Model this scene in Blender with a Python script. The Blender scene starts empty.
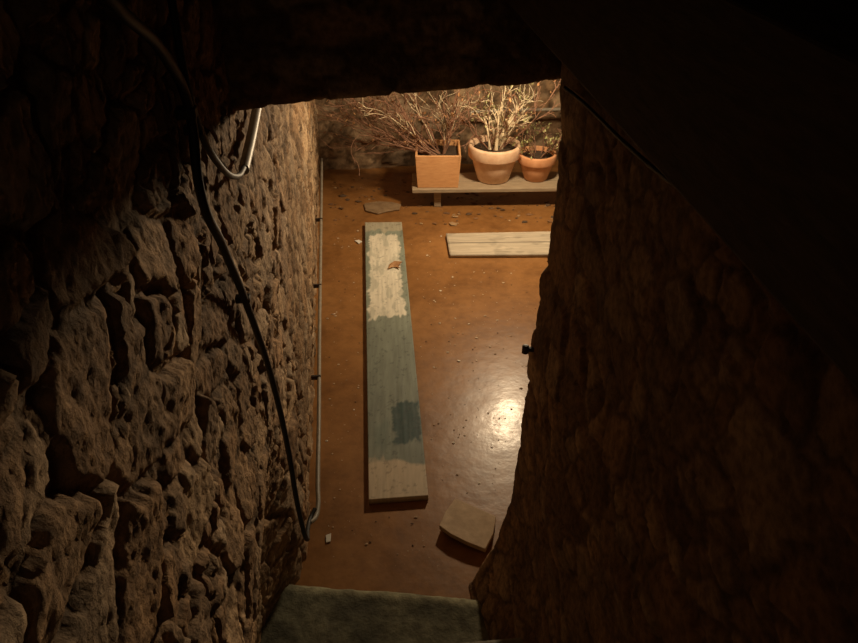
import bpy, bmesh, math, random
import numpy as np
from mathutils import Vector, Matrix
random.seed(7)
scene = bpy.context.scene
scene.view_settings.view_transform = 'Standard'
COL = scene.collection

# ------------------------------------------------------------ helpers
def link(ob, parent=None):
    COL.objects.link(ob)
    if parent: ob.parent = parent
    return ob
def empty(name, loc=(0,0,0)):
    e = bpy.data.objects.new(name, None); e.empty_display_size = .1
    e.location = loc; return link(e)
def hsh(ix, iy, seed):
    v = np.sin(ix*127.1 + iy*311.7 + seed*74.7)*43758.5453
    return v - np.floor(v)
def vnoise(x, y, seed=0):
    ix = np.floor(x); iy = np.floor(y); fx = x-ix; fy = y-iy
    fx = fx*fx*(3-2*fx); fy = fy*fy*(3-2*fy)
    a = hsh(ix,iy,seed); b = hsh(ix+1,iy,seed); c = hsh(ix,iy+1,seed); d = hsh(ix+1,iy+1,seed)
    return (a*(1-fx)+b*fx)*(1-fy) + (c*(1-fx)+d*fx)*fy
def fbm(x, y, seed=0, o=4):
    r = 0; amp = .5; tot = 0
    for i in range(o):
        a = .6*i; ca, sa = math.cos(a), math.sin(a)
        r = r + amp*vnoise((x*ca-y*sa)*2**i+i*.37, (x*sa+y*ca)*2**i+i*.61, seed+i*13); tot += amp; amp *= .55
    return r/tot
def sstep(a, b, x):
    t = np.clip((x-a)/(b-a), 0, 1); return t*t*(3-2*t)
def voronoi(S, H, cs, ch, seed, jit=.85):
    gx = S/cs; gy = H/ch
    row = np.floor(gy)
    f1 = np.full(S.shape, 9.); f2 = np.full(S.shape, 9.); idn = np.zeros(S.shape)
    ox = np.zeros(S.shape); oy = np.zeros(S.shape)
    for dj in (-1,0,1):
        r = row+dj
        off = .5*np.mod(r, 2)
        cx = np.floor(gx-off)
        for di in (-1,0,1):
            c = cx+di
            px = c+off+.5+(hsh(c,r,seed)-.5)*jit; py = r+.5+(hsh(c,r,seed+5)-.5)*jit
            d = (np.abs(gx-px)**2.6+np.abs(gy-py)**2.6)**(1/2.6)*(0.72+.56*hsh(c,r,seed+9))
            idv = hsh(c,r,seed+21)
            closer = d < f1
            f2 = np.where(closer, f1, np.minimum(f2, d))
            idn = np.where(closer, idv, idn)
            ox = np.where(closer, gx-px, ox); oy = np.where(closer, gy-py, oy)
            f1 = np.where(closer, d, f1)
    return f1, f2, idn, ox, oy

def mat_new(name):
    m = bpy.data.materials.new(name); m.use_nodes = True
    nt = m.node_tree; b = nt.nodes['Principled BSDF']
    return m, nt, b
def add_bump(nt, b, scale, strength, dist=.01, detail=8, coord='Object'):
    tc = nt.nodes.new('ShaderNodeTexCoord'); n = nt.nodes.new('ShaderNodeTexNoise')
    n.inputs['Scale'].default_value = scale; n.inputs['Detail'].default_value = detail; n.inputs['Roughness'].default_value = .62
    bp = nt.nodes.new('ShaderNodeBump'); bp.inputs['Strength'].default_value = strength
    bp.inputs['Distance'].default_value = dist
    nt.links.new(tc.outputs[coord], n.inputs['Vector'])
    nt.links.new(n.outputs['Fac'], bp.inputs['Height']); nt.links.new(bp.outputs['Normal'], b.inputs['Normal'])
    return tc, n, bp
def simple(name, c1, c2=None, scale=20, rough=.8, bump=.3, dist=.004, metal=0, stretch=None):
    m, nt, b = mat_new(name)
    b.inputs['Roughness'].default_value = rough; b.inputs['Metallic'].default_value = metal
    tc, n, bp = add_bump(nt, b, scale, bump, dist)
    if stretch:
        mp = nt.nodes.new('ShaderNodeMapping'); mp.inputs['Scale'].default_value = stretch
        nt.links.new(tc.outputs['Object'], mp.inputs['Vector']); nt.links.new(mp.outputs['Vector'], n.inputs['Vector'])
    cr = nt.nodes.new('ShaderNodeValToRGB')
    cr.color_ramp.elements[0].position = .32; cr.color_ramp.elements[1].position = .68
    cr.color_ramp.elements[0].color = (*c1,1); cr.color_ramp.elements[1].color = (*(c2 or c1),1)
    nt.links.new(n.outputs['Fac'], cr.inputs['Fac']); nt.links.new(cr.outputs['Color'], b.inputs['Base Color'])
    return m
def attr_mat(name, rough=.85, bscale=60, bstr=.5, dist=.006, fac=.7, stretch=None):
    m, nt, b = mat_new(name)
    b.inputs['Roughness'].default_value = rough
    tc, n, bp = add_bump(nt, b, bscale, bstr, dist)
    at = nt.nodes.new('ShaderNodeAttribute'); at.attribute_name = 'Col'
    mx = nt.nodes.new('ShaderNodeMix'); mx.data_type = 'RGBA'; mx.blend_type = 'MULTIPLY'
    mx.inputs['Factor'].default_value = fac
    cr = nt.nodes.new('ShaderNodeValToRGB')
    cr.color_ramp.elements[0].position = .35; cr.color_ramp.elements[0].color = (.40,.37,.34,1)
    cr.color_ramp.elements[1].position = .62; cr.color_ramp.elements[1].color = (1,1,1,1)
    n2 = nt.nodes.new('ShaderNodeTexNoise'); n2.inputs['Scale'].default_value = bscale*.5; n2.inputs['Detail'].default_value = 8
    if stretch:
        mp = nt.nodes.new('ShaderNodeMapping'); mp.inputs['Scale'].default_value = stretch
        nt.links.new(tc.outputs['Object'], mp.inputs['Vector']); nt.links.new(mp.outputs['Vector'], n2.inputs['Vector']); nt.links.new(mp.outputs['Vector'], n.inputs['Vector'])
    else: nt.links.new(tc.outputs['Object'], n2.inputs['Vector'])
    nt.links.new(n2.outputs['Fac'], cr.inputs['Fac'])
    nt.links.new(at.outputs['Color'], mx.inputs['A']); nt.links.new(cr.outputs['Color'], mx.inputs['B'])
    nt.links.new(mx.outputs['Result'], b.inputs['Base Color'])
    return m

def grid_mesh(name, P, C, mat, smooth=True):
    N, M, _ = P.shape
    me = bpy.data.meshes.new(name)
    idx = np.arange(N*M).reshape(N, M)
    q = np.stack([idx[:-1,:-1], idx[1:,:-1], idx[1:,1:], idx[:-1,1:]], -1).reshape(-1, 4)
    me.vertices.add(N*M); me.vertices.foreach_set('co', P.reshape(-1).astype(np.float32))
    me.loops.add(q.size); me.loops.foreach_set('vertex_index', q.reshape(-1).astype(np.int32))
    me.polygons.add(len(q)); me.polygons.foreach_set('loop_start', (np.arange(len(q))*4).astype(np.int32))
    me.polygons.foreach_set('loop_total', np.full(len(q), 4, np.int32))
    me.update(calc_edges=True)
    a = me.color_attributes.new('Col', 'FLOAT_COLOR', 'POINT')
    c4 = np.concatenate([C, np.ones((N, M, 1))], -1)
    a.data.foreach_set('color', c4.reshape(-1).astype(np.float32))
    if smooth: me.polygons.foreach_set('use_smooth', np.ones(len(q), bool))
    me.materials.append(mat)
    return link(bpy.data.objects.new(name, me))

def masonry(P, Nr, S, H, seed, cs=.17, ch=.115, amp=.035, jit=.85, tint=1.0, mortar=1.0, smearamt=.45):
    """rubble masonry relief : returns displaced points and stone colours"""
    Sw = S + .05*(fbm(S*4, H*4, seed+1)-.5) + .022*(fbm(S*24, H*24, seed+2)-.5)
    Hw = H + .05*(fbm(S*4, H*4, seed+3)-.5) + .022*(fbm(S*24, H*24, seed+4)-.5)
    f1, f2, i1, ox, oy = voronoi(Sw, Hw, cs, ch, seed, jit)
    g1, g2, i2, px, py = voronoi(Sw, Hw, cs*.5, ch*.55, seed+40, jit)
    e1 = f2-f1; e2 = g2-g1
    small = (i1 < .42)
    st = sstep(.05, .16, e1)
    st2 = sstep(.05, .17, e2)
    tilt1 = ox*(hsh(np.floor(i1*911),1,1)-.5)*2.2 + oy*(hsh(np.floor(i1*911),2,1)-.5)*2.2
    tilt2 = px*(hsh(np.floor(i2*911),1,1)-.5) + py*(hsh(np.floor(i2*911),2,1)-.5)
    stone = np.where(small, st*(.2+st2*(.15+.6*i2+.6*tilt2)), st*(.45+.5*i1+tilt1))
    smear = sstep(.44,.60,fbm(S*3.1,H*3.1,seed+19))*smearamt
    stone = stone*(1-smear)+.45*smear
    rgh = fbm(S*15, H*15, seed+8)-.5
    on = np.where(small, st*st2, st)
    d = amp*stone + .03*(fbm(S*2.2, H*2.2, seed+7)-.5) + amp*(.4+.45*(1-on))*rgh \
        + amp*(.38+.3*(1-on))*(fbm(S*45, H*45, seed+9, 3)-.5) + amp*.35*(fbm(S*120,H*120,seed+33,2)-.5)
    k = np.where(small, i2, i1); kk = hsh(np.floor(k*977), np.floor(k*53), 3)
    st_c = on[..., None]*(1-.6*smear[...,None])
    pal = np.array([[.30,.18,.09],[.42,.29,.17],[.20,.12,.06],[.34,.215,.115],[.25,.165,.095],[.40,.29,.185]])
    ci = pal[(kk*5.99).astype(int)]
    mo = np.array([.29,.185,.10])*mortar
    C = ci*st_c + mo*(1-st_c)
    C = C*(.4+1.2*fbm(S*12, H*12, seed+11))[..., None]*(.6+.4*np.where(small,st2,st))[...,None]*tint
    return P + Nr*d[..., None], np.clip(C, 0, 1)

def boxes(name, lst, mat, parent=None, bevel=.004):
    """lst of (cx,cy,cz, sx,sy,sz[,rotz[,rotx[,roty]]]) joined in one mesh"""
    bm = bmesh.new()
    for b in lst:
        cx,cy,cz,sx,sy,sz = b[:6]; rz = b[6] if len(b)>6 else 0; rx = b[7] if len(b)>7 else 0; ry = b[8] if len(b)>8 else 0
        M = Matrix.Translation((cx,cy,cz)) @ Matrix.Rotation(rz,4,'Z') @ Matrix.Rotation(ry,4,'Y') @ Matrix.Rotation(rx,4,'X') @ Matrix.Diagonal((sx,sy,sz,1))
        bmesh.ops.create_cube(bm, size=1, matrix=M)
    me = bpy.data.meshes.new(name); bm.to_mesh(me); bm.free(); me.materials.append(mat)
    ob = link(bpy.data.objects.new(name, me), parent)
    if bevel:
        md = ob.modifiers.new('bevel', 'BEVEL'); md.width = bevel; md.segments = 2
    return ob
def lathe(name, prof, mat, parent=None, seg=40, loc=(0,0,0)):
    bm = bmesh.new(); rings = []
    for r, z in prof:
        rings.append([bm.verts.new((r*math.cos(2*math.pi*i/seg)+loc[0], r*math.sin(2*math.pi*i/seg)+loc[1], z+loc[2])) for i in range(seg)])
    for a, b in zip(rings, rings[1:]):
        for i in range(seg):
            bm.faces.new((a[i], a[(i+1)%seg], b[(i+1)%seg], b[i]))
    bm.faces.new(rings[0]); bm.faces.new(rings[-1])
    bmesh.ops.recalc_face_normals(bm, faces=bm.faces)
    me = bpy.data.meshes.new(name); bm.to_mesh(me); bm.free(); me.materials.append(mat)
    for p in me.polygons: p.use_smooth = len(p.vertices) == 4
    return link(bpy.data.objects.new(name, me), parent)
def tube(name, pts, r, mat, parent=None, nurbs=True):
    cu = bpy.data.curves.new(name, 'CURVE'); cu.dimensions = '3D'; cu.bevel_depth = r; cu.bevel_resolution = 4
    cu.use_fill_caps = True; cu.resolution_u = 10
    if nurbs:
        sp = cu.splines.new('BEZIER'); sp.bezier_points.add(len(pts)-1)
        for bp, p in zip(sp.bezier_points, pts):
            bp.co = p; bp.handle_left_type = bp.handle_right_type = 'AUTO'
    else:
        sp = cu.splines.new('POLY'); sp.points.add(len(pts)-1)
        for q, p in zip(sp.points, pts): q.co = (*p, 1)
    cu.materials.append(mat)
    return link(bpy.data.objects.new(name, cu), parent)

# ------------------------------------------------------------ materials
m_stone = attr_mat('rubble_stone', .9, 110, .9, .006, .8)
m_stone2 = attr_mat('rubble_stone_far', .9, 50, .6, .01)
m_wood_dark = simple('old_timber', (.05,.033,.018), (.10,.065,.035), 14, .8, .4, .006, stretch=(6,1,6))
m_cable = simple('black_cable', (.006,.006,.005), (.010,.009,.008), 40, .6, .1)
m_cond = simple('grey_conduit', (.22,.19,.15), (.33,.29,.225), 30, .5, .1)
m_step = simple('worn_step', (.10,.09,.065), (.24,.22,.16), 22, .7, .8, .012)
m_bench = simple('bench_wood', (.26,.19,.12), (.42,.33,.22), 12, .7, .3, .004, stretch=(1,12,12))
m_ply = simple('planter_wood', (.62,.30,.12), (.76,.42,.19), 10, .65, .2, .003, stretch=(1.5,1.5,9))
m_terra = simple('terracotta_pale', (.66,.39,.23), (.86,.62,.42), 14, .8, .25)
m_terra2 = simple('terracotta_orange', (.55,.24,.10), (.70,.36,.18), 14, .8, .25)
m_soil = simple('soil', (.03,.018,.01), (.09,.05,.025), 60, .95, 1, .02)
m_twig = simple('dry_twig', (.17,.075,.045), (.32,.17,.10), 50, .75, .2)
m_twig2 = simple('pale_twig', (.60,.46,.28), (.8,.68,.48), 50, .75, .2)
m_leafd = simple('dry_leaf', (.30,.13,.05), (.50,.28,.12), 30, .7, .2)
m_leafg = simple('green_leaf', (.2,.22,.07), (.55,.52,.25), 30, .6, .2)
m_iron = simple('rusty_iron', (.02,.014,.01), (.05,.028,.018), 60, .6, .5)
m_plaster = simple('dark_ceiling', (.06,.045,.03), (.1,.07,.045), 8, .9, .6, .01)
m_plank = attr_mat('painted_wood', .6, 14, .2, .002, .25, stretch=(9,1,1))
m_board = attr_mat('bare_wood', .7, 14, .25, .002, .3, stretch=(1,9,1))
m_chip = attr_mat('debris_mix', .8, 60, .2, .002, .2)

# shallow muddy water over the yard floor
m_floor, nt, b = mat_new('muddy_water')
tc = nt.nodes.new('ShaderNodeTexCoord')
def noise(sc, det, ro=.55, stretch=None):
    n = nt.nodes.new('ShaderNodeTexNoise'); n.inputs['Scale'].default_value = sc; n.inputs['Detail'].default_value = det; n.inputs['Roughness'].default_value = ro
    nt.links.new(tc.outputs['Object'], n.inputs['Vector']); return n
def ramp(src, p0, c0, p1, c1):
    cr = nt.nodes.new('ShaderNodeValToRGB'); e = cr.color_ramp.elements
    e[0].position = p0; e[0].color = (*c0,1); e[1].position = p1; e[1].color = (*c1,1)
    nt.links.new(src.outputs['Fac'], cr.inputs['Fac']); return cr
def mul(a, bb, f, mode='MULTIPLY'):
    mx = nt.nodes.new('ShaderNodeMix'); mx.data_type='RGBA'; mx.blend_type=mode
    if isinstance(f, float): mx.inputs['Factor'].default_value = f
    else: nt.links.new(f, mx.inputs['Factor'])
    nt.links.new(a, mx.inputs['A'])
    if isinstance(bb, tuple): mx.inputs['B'].default_value = (*bb,1)
    else: nt.links.new(bb, mx.inputs['B'])
    return mx.outputs['Result']
n1 = noise(1.1, 9, .65); n2 = noise(15, 9, .7); n3 = noise(10, 5); n4 = noise(4.5, 8, .7); n5 = noise(3.2, 10, .72)
base_c = ramp(n1, .32, (.235,.100,.026), .70, (.385,.185,.060)).outputs['Color']
c = mul(base_c, ramp(n2, .32, (.60,.55,.50), .58, (1,1,1)).outputs['Color'], .6)
c = mul(c, ramp(n5, .36, (.55,.50,.45), .52, (1,1,1)).outputs['Color'], .65)
vo = nt.nodes.new('ShaderNodeTexVoronoi'); vo.inputs['Scale'].default_value = 42; nt.links.new(tc.outputs['Object'], vo.inputs['Vector'])
lt = nt.nodes.new('ShaderNodeMath'); lt.operation='LESS_THAN'; lt.inputs[1].default_value=.10; nt.links.new(vo.outputs['Distance'], lt.inputs[0])
n6 = noise(2.5, 4); gt = nt.nodes.new('ShaderNodeMath'); gt.operation='GREATER_THAN'; gt.inputs[1].default_value=.53; nt.links.new(n6.outputs['Fac'], gt.inputs[0])
mm = nt.nodes.new('ShaderNodeMath'); mm.operation='MULTIPLY'; nt.links.new(lt.outputs[0], mm.inputs[0]); nt.links.new(gt.outputs[0], mm.inputs[1])
mh = nt.nodes.new('ShaderNodeMath'); mh.operation='MULTIPLY'; mh.inputs[1].default_value=.45; nt.links.new(mm.outputs[0], mh.inputs[0])
c = mul(c, (.5,.36,.22), mh.outputs[0], 'MIX')
nt.links.new(c, b.inputs['Base Color'])
b.inputs['Roughness'].default_value = .38; b.inputs['Specular IOR Level'].default_value = .40
mr = nt.nodes.new('ShaderNodeMapRange'); mr.inputs['From Min'].default_value=.38; mr.inputs['From Max'].default_value=.62
mr.inputs['To Min'].default_value=.08; mr.inputs['To Max'].default_value=.5
nt.links.new(n4.outputs['Fac'], mr.inputs['Value']); nt.links.new(mr.outputs['Result'], b.inputs['Coat Weight'])
b.inputs['Coat Roughness'].default_value = .19; b.inputs['Coat IOR'].default_value = 1.33
bp = nt.nodes.new('ShaderNodeBump'); bp.inputs['Strength'].default_value=.38; bp.inputs['Distance'].default_value=.006
nt.links.new(n3.outputs['Fac'], bp.inputs['Height']); nt.links.new(bp.outputs['Normal'], b.inputs['Normal']); nt.links.new(bp.outputs['Normal'], b.inputs['Coat Normal'])

# ------------------------------------------------------------ room frame
D = np.array([-.1054, .9944, 0]); Rp = np.array([.9944, .1054, 0]); UP = np.array([0,0,1.])
Hs = np.arange(-.06, 2.84, .006)

# left wall: runs from stair, through the doorway, along the yard
Y = np.concatenate([np.arange(-1.4, .2, .04), np.arange(.2, 1.7, .0045), np.arange(1.7, 2.4, .008), np.arange(2.4, 5.9, .014)])
P = np.zeros((len(Y), len(Hs), 3)); P[...,0] = (-.280-.106*Y)[:,None]; P[...,1] = Y[:,None]; P[...,2] = Hs[None,:]
P[...,0] -= .14*(1-sstep(.35,1.05,Hs))[None,:]*(1-sstep(1.45,1.9,Y))[:,None]
S = np.repeat(Y[:,None], len(Hs), 1); H = np.repeat(Hs[None,:], len(Y), 0)
P, C = masonry(P, np.broadcast_to(Rp, P.shape), S, H, 3, .15, .115, .020, tint=1.3)
grid_mesh('wall_left', P, C, m_stone)

# right wall: passage side, rounded jamb, then yard side
Hr = np.arange(-.06, 2.84, .008)
y1 = np.concatenate([np.arange(-1.4, .2, .04), np.arange(.2, 1.72, .008)])
pts = [((.506-.106*y), y, -Rp) for y in y1]
c0 = np.array([.506-.106*1.72, 1.72, 0]) + .05*Rp
for a in np.linspace(.1, math.pi/2, 14):
    n = -Rp*math.cos(a) + D*math.sin(a)
    p = c0 + .05*n; pts.append((p[0], p[1], n))
pe = np.array([pts[-1][0], pts[-1][1], 0])
for q in np.concatenate([np.arange(.01,.3,.01), np.arange(.3, 3., .04)]):
    p = pe + Rp*q; pts.append((p[0], p[1], D))
base = np.array([[p[0], p[1], 0] for p in pts]); nn = np.array([p[2] for p in pts])
s = np.concatenate([[0], np.cumsum(np.linalg.norm(np.diff(base, axis=0), axis=1))])
P = base[:,None,:] + UP*Hr[None,:,None]
Nr = np.broadcast_to(nn[:,None,:], P.shape)
bul = np.interp(Hr, [0,.08,.2,.45,.65,1.1,1.4,1.85], [.165,.135,.085,.048,.038,.030,.006,0])
P = P - bul[None,:,None]*np.array([1,0,0])*np.clip(-nn[:,0],0,1)[:,None,None]
S = np.repeat(s[:,None], len(Hr), 1); H = np.repeat(Hr[None,:], len(s), 0)
P, C = masonry(P, Nr, S, H, 17, .17, .125, .010, tint=.9, smearamt=.7)
grid_mesh('wall_right', P[::-1], C[::-1]*np.array([1.05,.95,.88]), m_stone)

# back wall of yard
q = np.arange(0, 4.2, .018); hb = np.arange(-.05, 2.8, .018)
P = np.array([-1.0,5.56,0]) + q[:,None,None]*Rp + hb[None,:,None]*UP
S = np.repeat(q[:,None], len(hb), 1); H = np.repeat(hb[None,:], len(q), 0)
P, C = masonry(P, np.broadcast_to(-D, P.shape), S, H, 29, .2, .13, .03, tint=.9)
grid_mesh('wall_back', P, C, m_stone2)
# rear wall at the stair head
q = np.arange(0, 1.3, .03); hb = np.arange(.8, 2.84, .03)
P = np.array([-.4,-1.3,0]) + q[:,None,None]*Rp + hb[None,:,None]*UP
S = np.repeat(q[:,None], len(hb), 1); H = np.repeat(hb[None,:], len(q), 0)
P, C = masonry(P, np.broadcast_to(D, P.shape), S, H, 31, .26, .16, .03)
grid_mesh('wall_front', P, C, m_stone2)

# lintel wall above doorway (front face, soffit, yard face)
q = np.arange(-.06, .86, .008)
L0 = np.array([-.47, 1.69, 0])
prof = [(0,z,(-1,0)) for z in np.arange(1.1,.015,-.012)]
for a in np.linspace(0, math.pi/2, 7): prof.append((.012-.012*math.cos(a), .012-.012*math.sin(a), (-math.cos(a),-math.sin(a))))
prof += [(y,0,(0,-1)) for y in np.arange(.02,.36,.012)]
prof += [(.37,z,(1,0)) for z in np.arange(.01,1.1,.03)]
zb = np.interp(q, [0,.1,.25,.5,.8], [1.79,1.80,1.812,1.822,1.83])
py = np.array([p[0] for p in prof]); pz = np.array([p[1] for p in prof]); pn = np.array([[p[2][0],p[2][1]] for p in prof])
P = L0 + q[:,None,None]*Rp + py[None,:,None]*D + (pz[None,:,None]+zb[:,None,None])*UP
Nr = pn[None,:,0:1]*D + pn[None,:,1:2]*UP; Nr = np.broadcast_to(Nr, P.shape)
arc = np.concatenate([[0], np.cumsum(np.hypot(np.diff(py), np.diff(pz)))])
S = np.repeat(q[:,None], len(prof), 1); H = np.repeat(arc[None,:], len(q), 0)
P, C = masonry(P, Nr, S, H, 41, .2, .075, .008, jit=.2, tint=.85, smearamt=0)
grid_mesh('lintel', P, C, m_stone)

boxes('ceiling', [(0,.4,2.86,1.8,3.6,.1)], m_plaster, bevel=0)
# floor
me = bpy.data.meshes.new('floor'); bm = bmesh.new()
bm.faces.new([bm.verts.new(v) for v in ((-1.2,1.5,0),(3.4,1.5,0),(3.4,6.3,0),(-1.2,6.3,0))]); bm.to_mesh(me); bm.free()
me.materials.append(m_floor); link(bpy.data.objects.new('floor', me))

# steps : worn top slab as displaced grid + flight behind
so = empty('stone_steps')
st = []
zt = .25; yy = 1.32
for i in range(8):
    st.append((-.14+.03*i, yy-.2, zt-.25+.0, .92, .4, .5, .1)); zt += .19; yy -= .24
boxes('flight', st, m_step, so, bevel=.012)
ux = np.linspace(-.62,.30,200); vprof = [(1.70,-.03),(1.70,.0),(1.699,.03),(1.693,.043),(1.68,.05)]+[(y,.052) for y in np.arange(1.67,1.30,-.006)]
P = np.zeros((len(ux),len(vprof),3)); vp = np.array(vprof)
P[...,0] = ux[:,None]; P[...,1] = vp[None,:,0]-.09*(ux[:,None]+.4); P[...,2] = vp[None,:,1]
SX = P[...,0].copy(); SY = P[...,1].copy()
P[...,1] += .022*(fbm(SX*9, SX*0+3, 5)-.5); P[...,2] += .014*(fbm(SX*8,SY*8,6)-.5)
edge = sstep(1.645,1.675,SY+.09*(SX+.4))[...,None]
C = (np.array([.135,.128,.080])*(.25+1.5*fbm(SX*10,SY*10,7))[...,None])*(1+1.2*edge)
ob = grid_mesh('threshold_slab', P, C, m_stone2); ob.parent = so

# ------------------------------------------------------------ cables & conduit
c1 = empty('electrical_cable')
tube('cable', [(-.30,.55,2.42),(-.327,.82,2.20),(-.347,1.012,2.09),(-.357,1.10,1.988),(-.354,1.071,1.873),(-.363,1.162,1.727),(-.377,1.294,1.527),(-.388,1.45,1.19),(-.392,1.522,.884),(-.397,1.557,.622),(-.408,1.66,.34),(-.431,1.79,.245),(-.432,1.85,.225),(-.42,1.89,.23)], .0078, m_cable, c1)
boxes('clip_1', [(-.362,1.10,1.985,.03,.022,.016,.1)], m_cable, c1, .002)
boxes('clip_2', [(-.383,1.30,1.527,.03,.018,.014,.1)], m_cable, c1, .002)
c2 = empty('electrical_cable.001')
tube('cable', [(-.355,1.10,2.5),(-.358,1.113,2.14),(-.357,1.107,2.03),(-.362,1.15,1.94),(-.37,1.23,1.857),(-.392,1.44,1.736),(-.402,1.54,1.715)], .006, m_cable, c2)
boxes('clip_1', [(-.372,1.15,1.94,.03,.018,.014,.1)], m_cable, c2, .002)
tube('conduit_pipe', [(-.402,1.53,1.712),(-.42,1.7,1.715),(-.455,2.0,1.72),(-.555,3.0,1.72),(-.745,4.8,1.72)], .012, m_cond)
c3 = empty('conduit_pipe.001')
tube('pipe', [(-.432,1.83,.225),(-.418,1.87,.205),(-.416,1.93,.2),(-.428,2.02,.2),(-.47,2.4,.2),(-.54,3.0,.2),(-.63,3.8,.2),(-.72,4.6,.2),(-.80,5.3,.2)], .009, m_cond, c3)
for i,(x,y) in enumerate([(-.505,2.7),(-.597,3.5),(-.685,4.3)]):
    boxes('bracket_%d'%(i+1), [(x-.014,y,.2,.045,.012,.022,.106)], m_iron, c3, .002)
tube('electrical_cable.002', [(.30,1.66,1.85),(.315,1.6,1.85),(.352,1.157,1.885),(.376,.929,1.91),(.395,.758,1.92),(.40,.66,1.93),(.405,.65,2.0),(.40,.66,2.1),(.41,.6,2.5)], .004, m_cable)
boxes('timber_beam', [(.33,.75,2.12,.13,2.1,.2,.106)], m_wood_dark)
boxes('timber_beam.001', [(.02,.95,2.42,.9,.16,.16,.106)], m_wood_dark)
# iron pintle in right jamb
hk = empty('iron_hinge_pin', (.0,0,0))
lathe('pin', [(.004,-.012),(.010,-.010),(.010,.012),(.004,.014)], m_iron, hk, 16, (.272,1.70,1.10))
boxes('bar', [(.296,1.702,1.10,.05,.012,.012,0)], m_iron, hk, .002)

# ------------------------------------------------------------ painted plank
def plank(name, corners, z, th, colfun, nx=60, ny=420, mat=None):
    """corners far-left, far-right, near-right, near-left"""
    FL,FR,NR,NL = [np.array(c) for c in corners]
    u = np.linspace(0,1,nx); v = np.linspace(0,1,ny)
    U,V = np.meshgrid(u,v,indexing='ij')
    top = (FL*(1-U[...,None])+FR*U[...,None])*(1-V[...,None]) + (NL*(1-U[...,None])+NR*U[...,None])*V[...,None]
    P = np.zeros((nx,ny,3)); P[...,:2] = top; P[...,2] = z + .0012*(fbm(U*12,V*4,2)-.5)
    C = colfun(U,V)
    ob = grid_mesh(name, P[::-1], C[::-1], mat)
    md = ob.modifiers.new('solid','SOLIDIFY'); md.thickness = th; md.offset = -1 if ob.data.polygons[0].normal.z > 0 else 1
    md.use_rim = True
    return ob
def col_plank(U,V):
    X = U*.25; Yv = V*2.46
    def rect(u0,u1,y0,y1,seed,eu=.05,ey=.008,ru=.2,ry=.05):
        uu = U + ru*(fbm(X*16,Yv*16,seed)-.5) + .05*(vnoise(U*9,Yv*70,seed+4)-.5); vv = V + ry*(fbm(X*22,Yv*6,seed+1)-.5)+.008*(vnoise(U*22,V*3,seed+2)-.5)
        return (sstep(u0,u0+eu,uu)*(1-sstep(u1-eu,u1,uu))*sstep(y0,y0+ey,vv)*(1-sstep(y1-ey,y1,vv)))[...,None]
    grain = (.85+.3*fbm(U*24,V*6,5))[...,None]
    base = (np.array([.235,.265,.21])*(.6+.8*fbm(X*14,Yv*5,7))[...,None])
    k = sstep(.3,.75,V)[...,None]
    base = base*(1-k) + k*np.array([.175,.20,.16])*(.65+.7*fbm(X*20,Yv*7,8))[...,None]
    beige = np.array([.52,.42,.29])
    C = base*grain
    m = rect(-.2,1.2,-.2,.055,3)*.8; C = C*(1-m)+np.array([.46,.41,.30])*grain*m
    m = rect(.06,.90,.07,.47,11)*(.65+.35*sstep(.38,.5,fbm(X*30,Yv*10,12))[...,None]); C = C*(1-m)+np.array([.74,.69,.56])*grain*m
    m = rect(.42,1.05,.755,.885,21,.08,.01,.4,.05)*(.9+.1*sstep(.4,.5,fbm(X*40,Yv*30,22))[...,None]); C = C*(1-m)+np.array([.006,.042,.038])*grain*m
    m = rect(.0,.5,.80,.90,25,.2,.03)*.3; C = C*(1-m)+np.array([.03,.09,.08])*grain*m
    vv = V + .012*(fbm(U*7,V*5,31)-.5) - .012*sstep(.5,.9,U)
    m = sstep(.91,.918,vv)[...,None]; C = C*(1-m)+beige*grain*m
    m = rect(-.02,.5,.90,.925,35)*.5; C = C*(1-m)+beige*m
    dirt = sstep(.64,.76,fbm(X*60,Yv*60,44))[...,None]; C = C*(1-.35*dirt)
    return C
plank('painted_plank', [(-.436,4.60),(-.186,4.605),(-.003,2.137),(-.246,2.114)], .03, .026, col_plank, mat=m_plank)
def col_b(U,V):
    g = (.78+.44*fbm(U*6,V*24,9))[...,None]
    c = np.array([.54,.46,.345])*g
    st = sstep(.58,.72,fbm(U*9,V*4,17))[...,None]; c = c*(1-.25*st)
    line = (np.abs(V-.47)<.015)[...,None]
    return np.where(line, c*.4, c)
plank('wooden_board', [(.113,4.445),(1.15,4.49),(1.13,4.17),(.133,4.16)], .026, .022, col_b, 80, 80, m_board)

def slab(name, pts, zs, th, mat, bev=.004):
    bm = bmesh.new()
    vt = [bm.verts.new((x,y,z)) for (x,y),z in zip(pts,zs)]
    vb = [bm.verts.new((x,y,z-th)) for (x,y),z in zip(pts,zs)]
    bm.faces.new(vt); bm.faces.new(vb[::-1]); n=len(pts)
    for i in range(n): bm.faces.new((vt[i],vb[i],vb[(i+1)%n],vt[(i+1)%n]))
    bmesh.ops.recalc_face_normals(bm, faces=bm.faces)
    me = bpy.data.meshes.new(name); bm.to_mesh(me); bm.free(); me.materials.append(mat)
    ob = link(bpy.data.objects.new(name, me)); md = ob.modifiers.new('b','BEVEL'); md.width=bev; md.segments=2
    return ob
m_slab = simple('weathered_board', (.36,.25,.15), (.52,.38,.24), 25, .75, .3)
slab('broken_board', [(.108,2.128),(.19,2.078),(.268,2.028),(.250,1.94),(.214,1.862),(.15,1.89),(.085,1.93),(.040,1.972),(.065,2.05)],
     [.026,.028,.030,.034,.038,.042,.044,.042,.034], .022, m_slab, .003)
m_flat = simple('mud_crust', (.18,.11,.055), (.30,.20,.11), 20, .7, .5)
slab('flat_stone', [(-.47,4.93),(-.38,4.97),(-.27,4.96),(-.20,4.92),(-.21,4.84),(-.30,4.81),(-.36,4.77),(-.45,4.82)], [.014]*8, .012, m_flat, .005)

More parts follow.
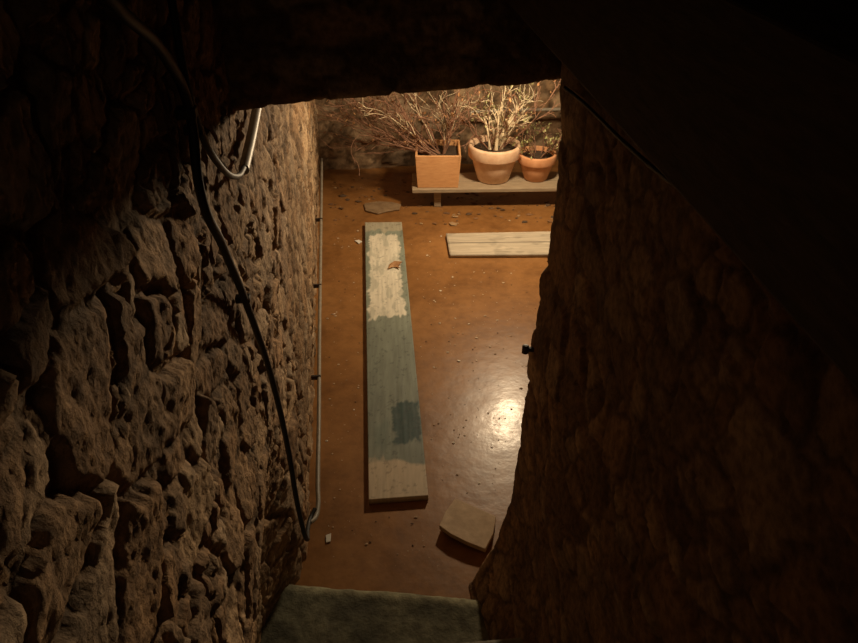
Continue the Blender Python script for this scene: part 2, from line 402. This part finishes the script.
# ------------------------------------------------------------ bench
be = empty('plank_bench'); ba = .03
boxes('seat_board', [(.52,4.925,.146,1.28,.13,.028,ba),(.52,5.075,.146,1.28,.15,.028,ba)], m_bench, be)
boxes('legs', [(.06,4.93,.066,.05,.06,.132,ba),(.06,5.10,.066,.05,.06,.132,ba),(1.02,4.96,.066,.05,.06,.132,ba),(1.02,5.12,.066,.05,.06,.132,ba),(.06,5.02,.11,.045,.24,.04,ba),(1.02,5.04,.11,.045,.24,.04,ba)], m_bench, be)
ZB = .1605

# ------------------------------------------------------------ plants
def plant(parent, name, root, n, length, spread, rad, mat, bias=(0,0,0), depth=3, seed=1, leafmat=None, nleaf=0, lsize=.02, droop=0, start=None):
    rnd = random.Random(seed)
    cu = bpy.data.curves.new(name,'CURVE'); cu.dimensions='3D'; cu.bevel_depth = 1; cu.bevel_resolution = 1
    tips = []
    def grow(p, d, L, r, lev):
        sp_pts = [(p.copy(), r)]; steps = 6
        for i in range(steps):
            d2 = (d + Vector((rnd.uniform(-1,1),rnd.uniform(-1,1),rnd.uniform(-1,1)-droop))*.26).normalized()
            d = d2; p = p + d*L/steps
            if p.y > 5.44: p.y = 5.44
            if p.z < ZB+.2: p.z = ZB+.2
            rr = r*(1-(i+1)/steps*.6); sp_pts.append((p.copy(), rr)); tips.append((p.copy(), d.copy()))
            if lev>0 and i>=1 and rnd.random()<.75:
                a = Vector((rnd.uniform(-1,1),rnd.uniform(-1,1),rnd.uniform(-.6,.9)))
                grow(p.copy(), (d+a*.9).normalized(), L*rnd.uniform(.35,.6), rr*.6, lev-1)
        sp = cu.splines.new('POLY'); sp.points.add(len(sp_pts)-1)
        for q,(c,rr) in zip(sp.points, sp_pts): q.co=(*c,1); q.radius = max(rr,.0018)
    for i in range(n):
        a = rnd.uniform(0,2*math.pi); d = Vector((math.cos(a)*spread+bias[0], math.sin(a)*spread*.6+bias[1], 1+bias[2])).normalized()
        p = Vector(root)+Vector((math.cos(a)*.05,math.sin(a)*.05,0))
        grow(p, d, length*rnd.uniform(.7,1.1), rad, depth-1)
    cu.materials.append(mat); ob = link(bpy.data.objects.new(name,cu), parent)
    if leafmat:
        bm = bmesh.new()
        for i in range(nleaf):
            c,d = rnd.choice(tips); c = c+Vector((rnd.gauss(0,1),rnd.gauss(0,1),rnd.gauss(0,1)))*.008
            ax = Vector((rnd.uniform(-1,1),rnd.uniform(-1,1),rnd.uniform(-1,1))).normalized(); t = ax.cross(Vector((.3,.5,.8))).normalized(); nn_=ax.cross(t)
            s_ = lsize*rnd.uniform(.5,1.2)
            v = [bm.verts.new(c), bm.verts.new(c+ax*s_*.5+t*s_*.28+nn_*s_*.1), bm.verts.new(c+ax*s_), bm.verts.new(c+ax*s_*.5-t*s_*.28+nn_*s_*.1)]
            bm.faces.new((v[0],v[1],v[2])); bm.faces.new((v[0],v[2],v[3]))
        me = bpy.data.meshes.new(name+'_leaves'); bm.to_mesh(me); bm.free(); me.materials.append(leafmat)
        link(bpy.data.objects.new(name+'_leaves',me), parent)
    return ob

# square wooden planter with bare shrub
p1 = empty('planter_box_with_shrub')
cx, cy, w, hh, t = .062, 5.015, .315, .24, .018
bm = bmesh.new()
def frus(bm, cx, cy, z0, z1, a0, a1, b0, b1):
    vs = [bm.verts.new((cx+sx*a*.5, cy+sy*a*.5, z)) for z,a in ((z0,a0),(z1,a1)) for sx,sy in ((-1,-1),(1,-1),(1,1),(-1,1))]
    wi = [bm.verts.new((cx+sx*a*.5, cy+sy*a*.5, z)) for z,a in ((z0+.02,b0),(z1,b1)) for sx,sy in ((-1,-1),(1,-1),(1,1),(-1,1))]
    for i in range(4):
        j=(i+1)%4
        bm.faces.new((vs[i],vs[j],vs[4+j],vs[4+i])); bm.faces.new((wi[j],wi[i],wi[4+i],wi[4+j])); bm.faces.new((vs[4+i],vs[4+j],wi[4+j],wi[4+i]))
    bm.faces.new(vs[:4][::-1]); bm.faces.new(wi[:4])
frus(bm, cx, cy, ZB, ZB+hh, .285, w, .25, w-.03)
me = bpy.data.meshes.new('box'); bm.to_mesh(me); bm.free(); me.materials.append(m_ply)
ob = link(bpy.data.objects.new('box', me), p1); md = ob.modifiers.new('b','BEVEL'); md.width=.003
boxes('corner_posts', [(cx+sx*(w/2-.028),cy+sy*(w/2-.028),ZB+hh*.5,.02,.02,hh*.93) for sx in(-1,1) for sy in (-1,1)], m_ply, p1, .002)
boxes('soil', [(cx,cy,ZB+hh-.05,w-.045,w-.045,.03)], m_soil, p1, .004)
RZ = ZB+hh-.04
plant(p1, 'branches', (cx,cy,RZ), 11, .42, .75, .0065, m_twig, (-.35,-.05,0), 3, 4, m_leafd, 160, .030)
plant(p1, 'low_branches', (cx-.03,cy,RZ), 13, .62, .4, .0055, m_twig, (-1.5,.1,-.2), 3, 9, m_leafd, 140, .030)
plant(p1, 'pale_branches', (cx,cy,RZ), 5, .50, .9, .004, m_twig2, (-.7,.0,.0), 3, 14, m_leafd, 40, .03)

def pot(name, x, y, R, h, mat, ribs=True):
    e_ = empty(name)
    r0 = R*.62
    prof = [(r0*.9,0),(r0,.006),(R*.80,h*.45),(R*.88,h*.64),(R*.89,h*.66),(R*.99,h*.67),(R*1.01,h*.70),(R*1.02,h*.95),(R*.99,h),(R*.90,h),(R*.87,h*.96),(R*.85,h*.80),(R*.8,h*.6)]
    lathe('pot', prof, mat, e_, 48, (x,y,ZB))
    lathe('soil', [(R*.84,h*.74),(R*.85,h*.84),(R*.5,h*.88),(R*.1,h*.9)], m_soil, e_, 30, (x,y,ZB))
    return e_
p2 = pot('terracotta_pot_with_shrub', .46, 5.03, .182, .265, m_terra)
plant(p2, 'branches', (.46,5.03,ZB+.23), 8, .34, .4, .014, m_twig2, (.05,0,.3), 3, 21, m_leafg, 170, .030)
plant(p2, 'red_branches', (.46,5.03,ZB+.23), 9, .40, .8, .006, m_twig, (-.05,0,.2), 3, 23, m_leafd, 130, .030)
p3 = pot('terracotta_pot_with_herb', .765, 5.04, .135, .195, m_terra2)
plant(p3, 'stems', (.765,5.04,ZB+.17), 12, .16, 1.0, .004, m_twig, (0,0,.2), 3, 31, m_leafg, 300, .028)

# pipe along back wall
tube('water_pipe', [(.30,5.46,.50),(.6,5.49,.505),(1.0,5.53,.50),(2.4,5.68,.50)], .012, m_cond)

# ------------------------------------------------------------ debris
def debris(name, n, seed, smin, smax, cols, region, lift=.002):
    rnd = random.Random(seed); verts=[]; faces=[]; cl=[]
    for i in range(n):
        x,y = region(rnd)[:2]; s_ = rnd.uniform(smin,smax)*(rnd.random()**1.5+.35)
        k = rnd.randint(4,6); a0 = rnd.uniform(0,6.28); c = rnd.choice(cols); b0 = len(verts)
        tz = rnd.uniform(0,.35)*s_
        for j in range(k):
            a = a0+j*2*math.pi/k; r = s_*rnd.uniform(.5,1); verts.append((x+r*math.cos(a), y+r*math.sin(a)*rnd.uniform(.5,1), lift+.0+tz*(.5+.5*math.cos(a-a0)))); cl.append(c)
        verts.append((x,y,lift+s_*.3)); cl.append(c)
        for j in range(k): faces.append((b0+j, b0+(j+1)%k, b0+k))
    me = bpy.data.meshes.new(name); me.from_pydata(verts,[],faces)
    at = me.color_attributes.new('Col','FLOAT_COLOR','POINT'); at.data.foreach_set('color', np.array([(*c,1) for c in cl],np.float32).reshape(-1))
    me.materials.append(m_chip); return link(bpy.data.objects.new(name,me))
def wallx(y): return -.285-.106*y
def reg(rnd):
    while True:
        y = rnd.uniform(1.85,4.55); x = rnd.uniform(wallx(y)+.08, .9)
        if y>2.05 and abs(x-(-.311+(4.60-y)*.075))<.16: continue
        if .09<x<1.2 and 4.1<y<4.55: continue
        if .0<x<.32 and 1.8<y<2.17: continue
        if x<.4 or rnd.random()<.6: return x,y
debris('chip_debris', 460, 5, .003,.010, [(.7,.58,.42),(.6,.48,.34),(.4,.27,.16),(.75,.68,.55),(.12,.06,.03)], reg)
def reg2(rnd):
    while True:
        y = rnd.uniform(4.62,5.4); x = rnd.uniform(wallx(y)+.1, 1.3)
        if -.5<x<-.18 and y<5.0: continue
        return x,y
debris('leaf_litter', 300, 8, .010,.03, [(.16,.08,.035),(.24,.12,.05),(.09,.05,.025),(.35,.22,.11)], reg2)
m_wc = simple('white_chip',(.7,.66,.58))
slab('paint_chip', [(-.405,1.955),(-.385,1.965),(-.383,1.925),(-.400,1.92)], [.006]*4, .005, m_wc, .001)
slab('paint_chip.001', [(-.49,4.38),(-.465,4.395),(-.44,4.37),(-.46,4.34)], [.008]*4, .006, m_wc, .001)
slab('dead_leaf', [(-.245,4.02),(-.215,4.05),(-.165,4.03),(-.19,4.0),(-.175,3.96),(-.215,3.99),(-.25,3.96)], [.036,.043,.05,.038,.046,.036,.042], .003, m_leafd, .0005)

# ------------------------------------------------------------ lamps
la = empty('pendant_lamp')
LP = (.59,4.22,1.42)
tube('cord', [(LP[0],LP[1],3.1),(LP[0],LP[1],LP[2]+.13)], .004, m_cable, la, False)
lathe('socket', [(.012,.13),(.022,.12),(.024,.075),(.018,.07)], m_cable, la, 20, LP)
boxes('timber_beam.002', [(1.1,4.35,3.16,4.4,.12,.14,.106)], m_wood_dark)
def point(name, loc, p, col, r, parent=None):
    l = bpy.data.lights.new(name,'POINT'); l.energy = p; l.color = col; l.shadow_soft_size = r
    o = bpy.data.objects.new(name,l); o.location = loc; return link(o,parent)
point('bulb', LP, 98, (1,.77,.49), .08, la)
# unseen fill spot with casing, added to brighten the near left wall
rf = empty('passage_fill')
lathe('fill_housing', [(.02,.06),(.05,.05),(.085,-.02),(.09,-.02)], m_iron, rf, 24, (1.02,5.03,1.50))
l = bpy.data.lights.new('passage_fill_spot','SPOT'); l.energy = 165; l.color = (1,.72,.43); l.shadow_soft_size = .10
l.spot_size = math.radians(34); l.spot_blend = .8
o = link(bpy.data.objects.new('passage_fill_spot', l), rf); o.location = (1.0,4.9,1.45)
tgt = Vector((-.42,1.2,1.25)); o.rotation_euler = (tgt-o.location).to_track_quat('-Z','Y').to_euler()
# faint fill light added behind the camera to lift the dark passage
point('stair_fill', (.05,-.7,2.6), .75, (1,.75,.5), .04)

w = bpy.data.worlds.new('night'); scene.world = w; w.use_nodes = True
w.node_tree.nodes['Background'].inputs[0].default_value = (.5,.4,.35,1); w.node_tree.nodes['Background'].inputs[1].default_value = .006

cam = bpy.data.cameras.new('camera'); co = link(bpy.data.objects.new('camera', cam))
cam.sensor_width = 36; cam.lens = 31.47; cam.clip_start = .02
co.location = (0,0,2.36); co.rotation_euler = (math.radians(90-34.4),0,0)
scene.camera = co
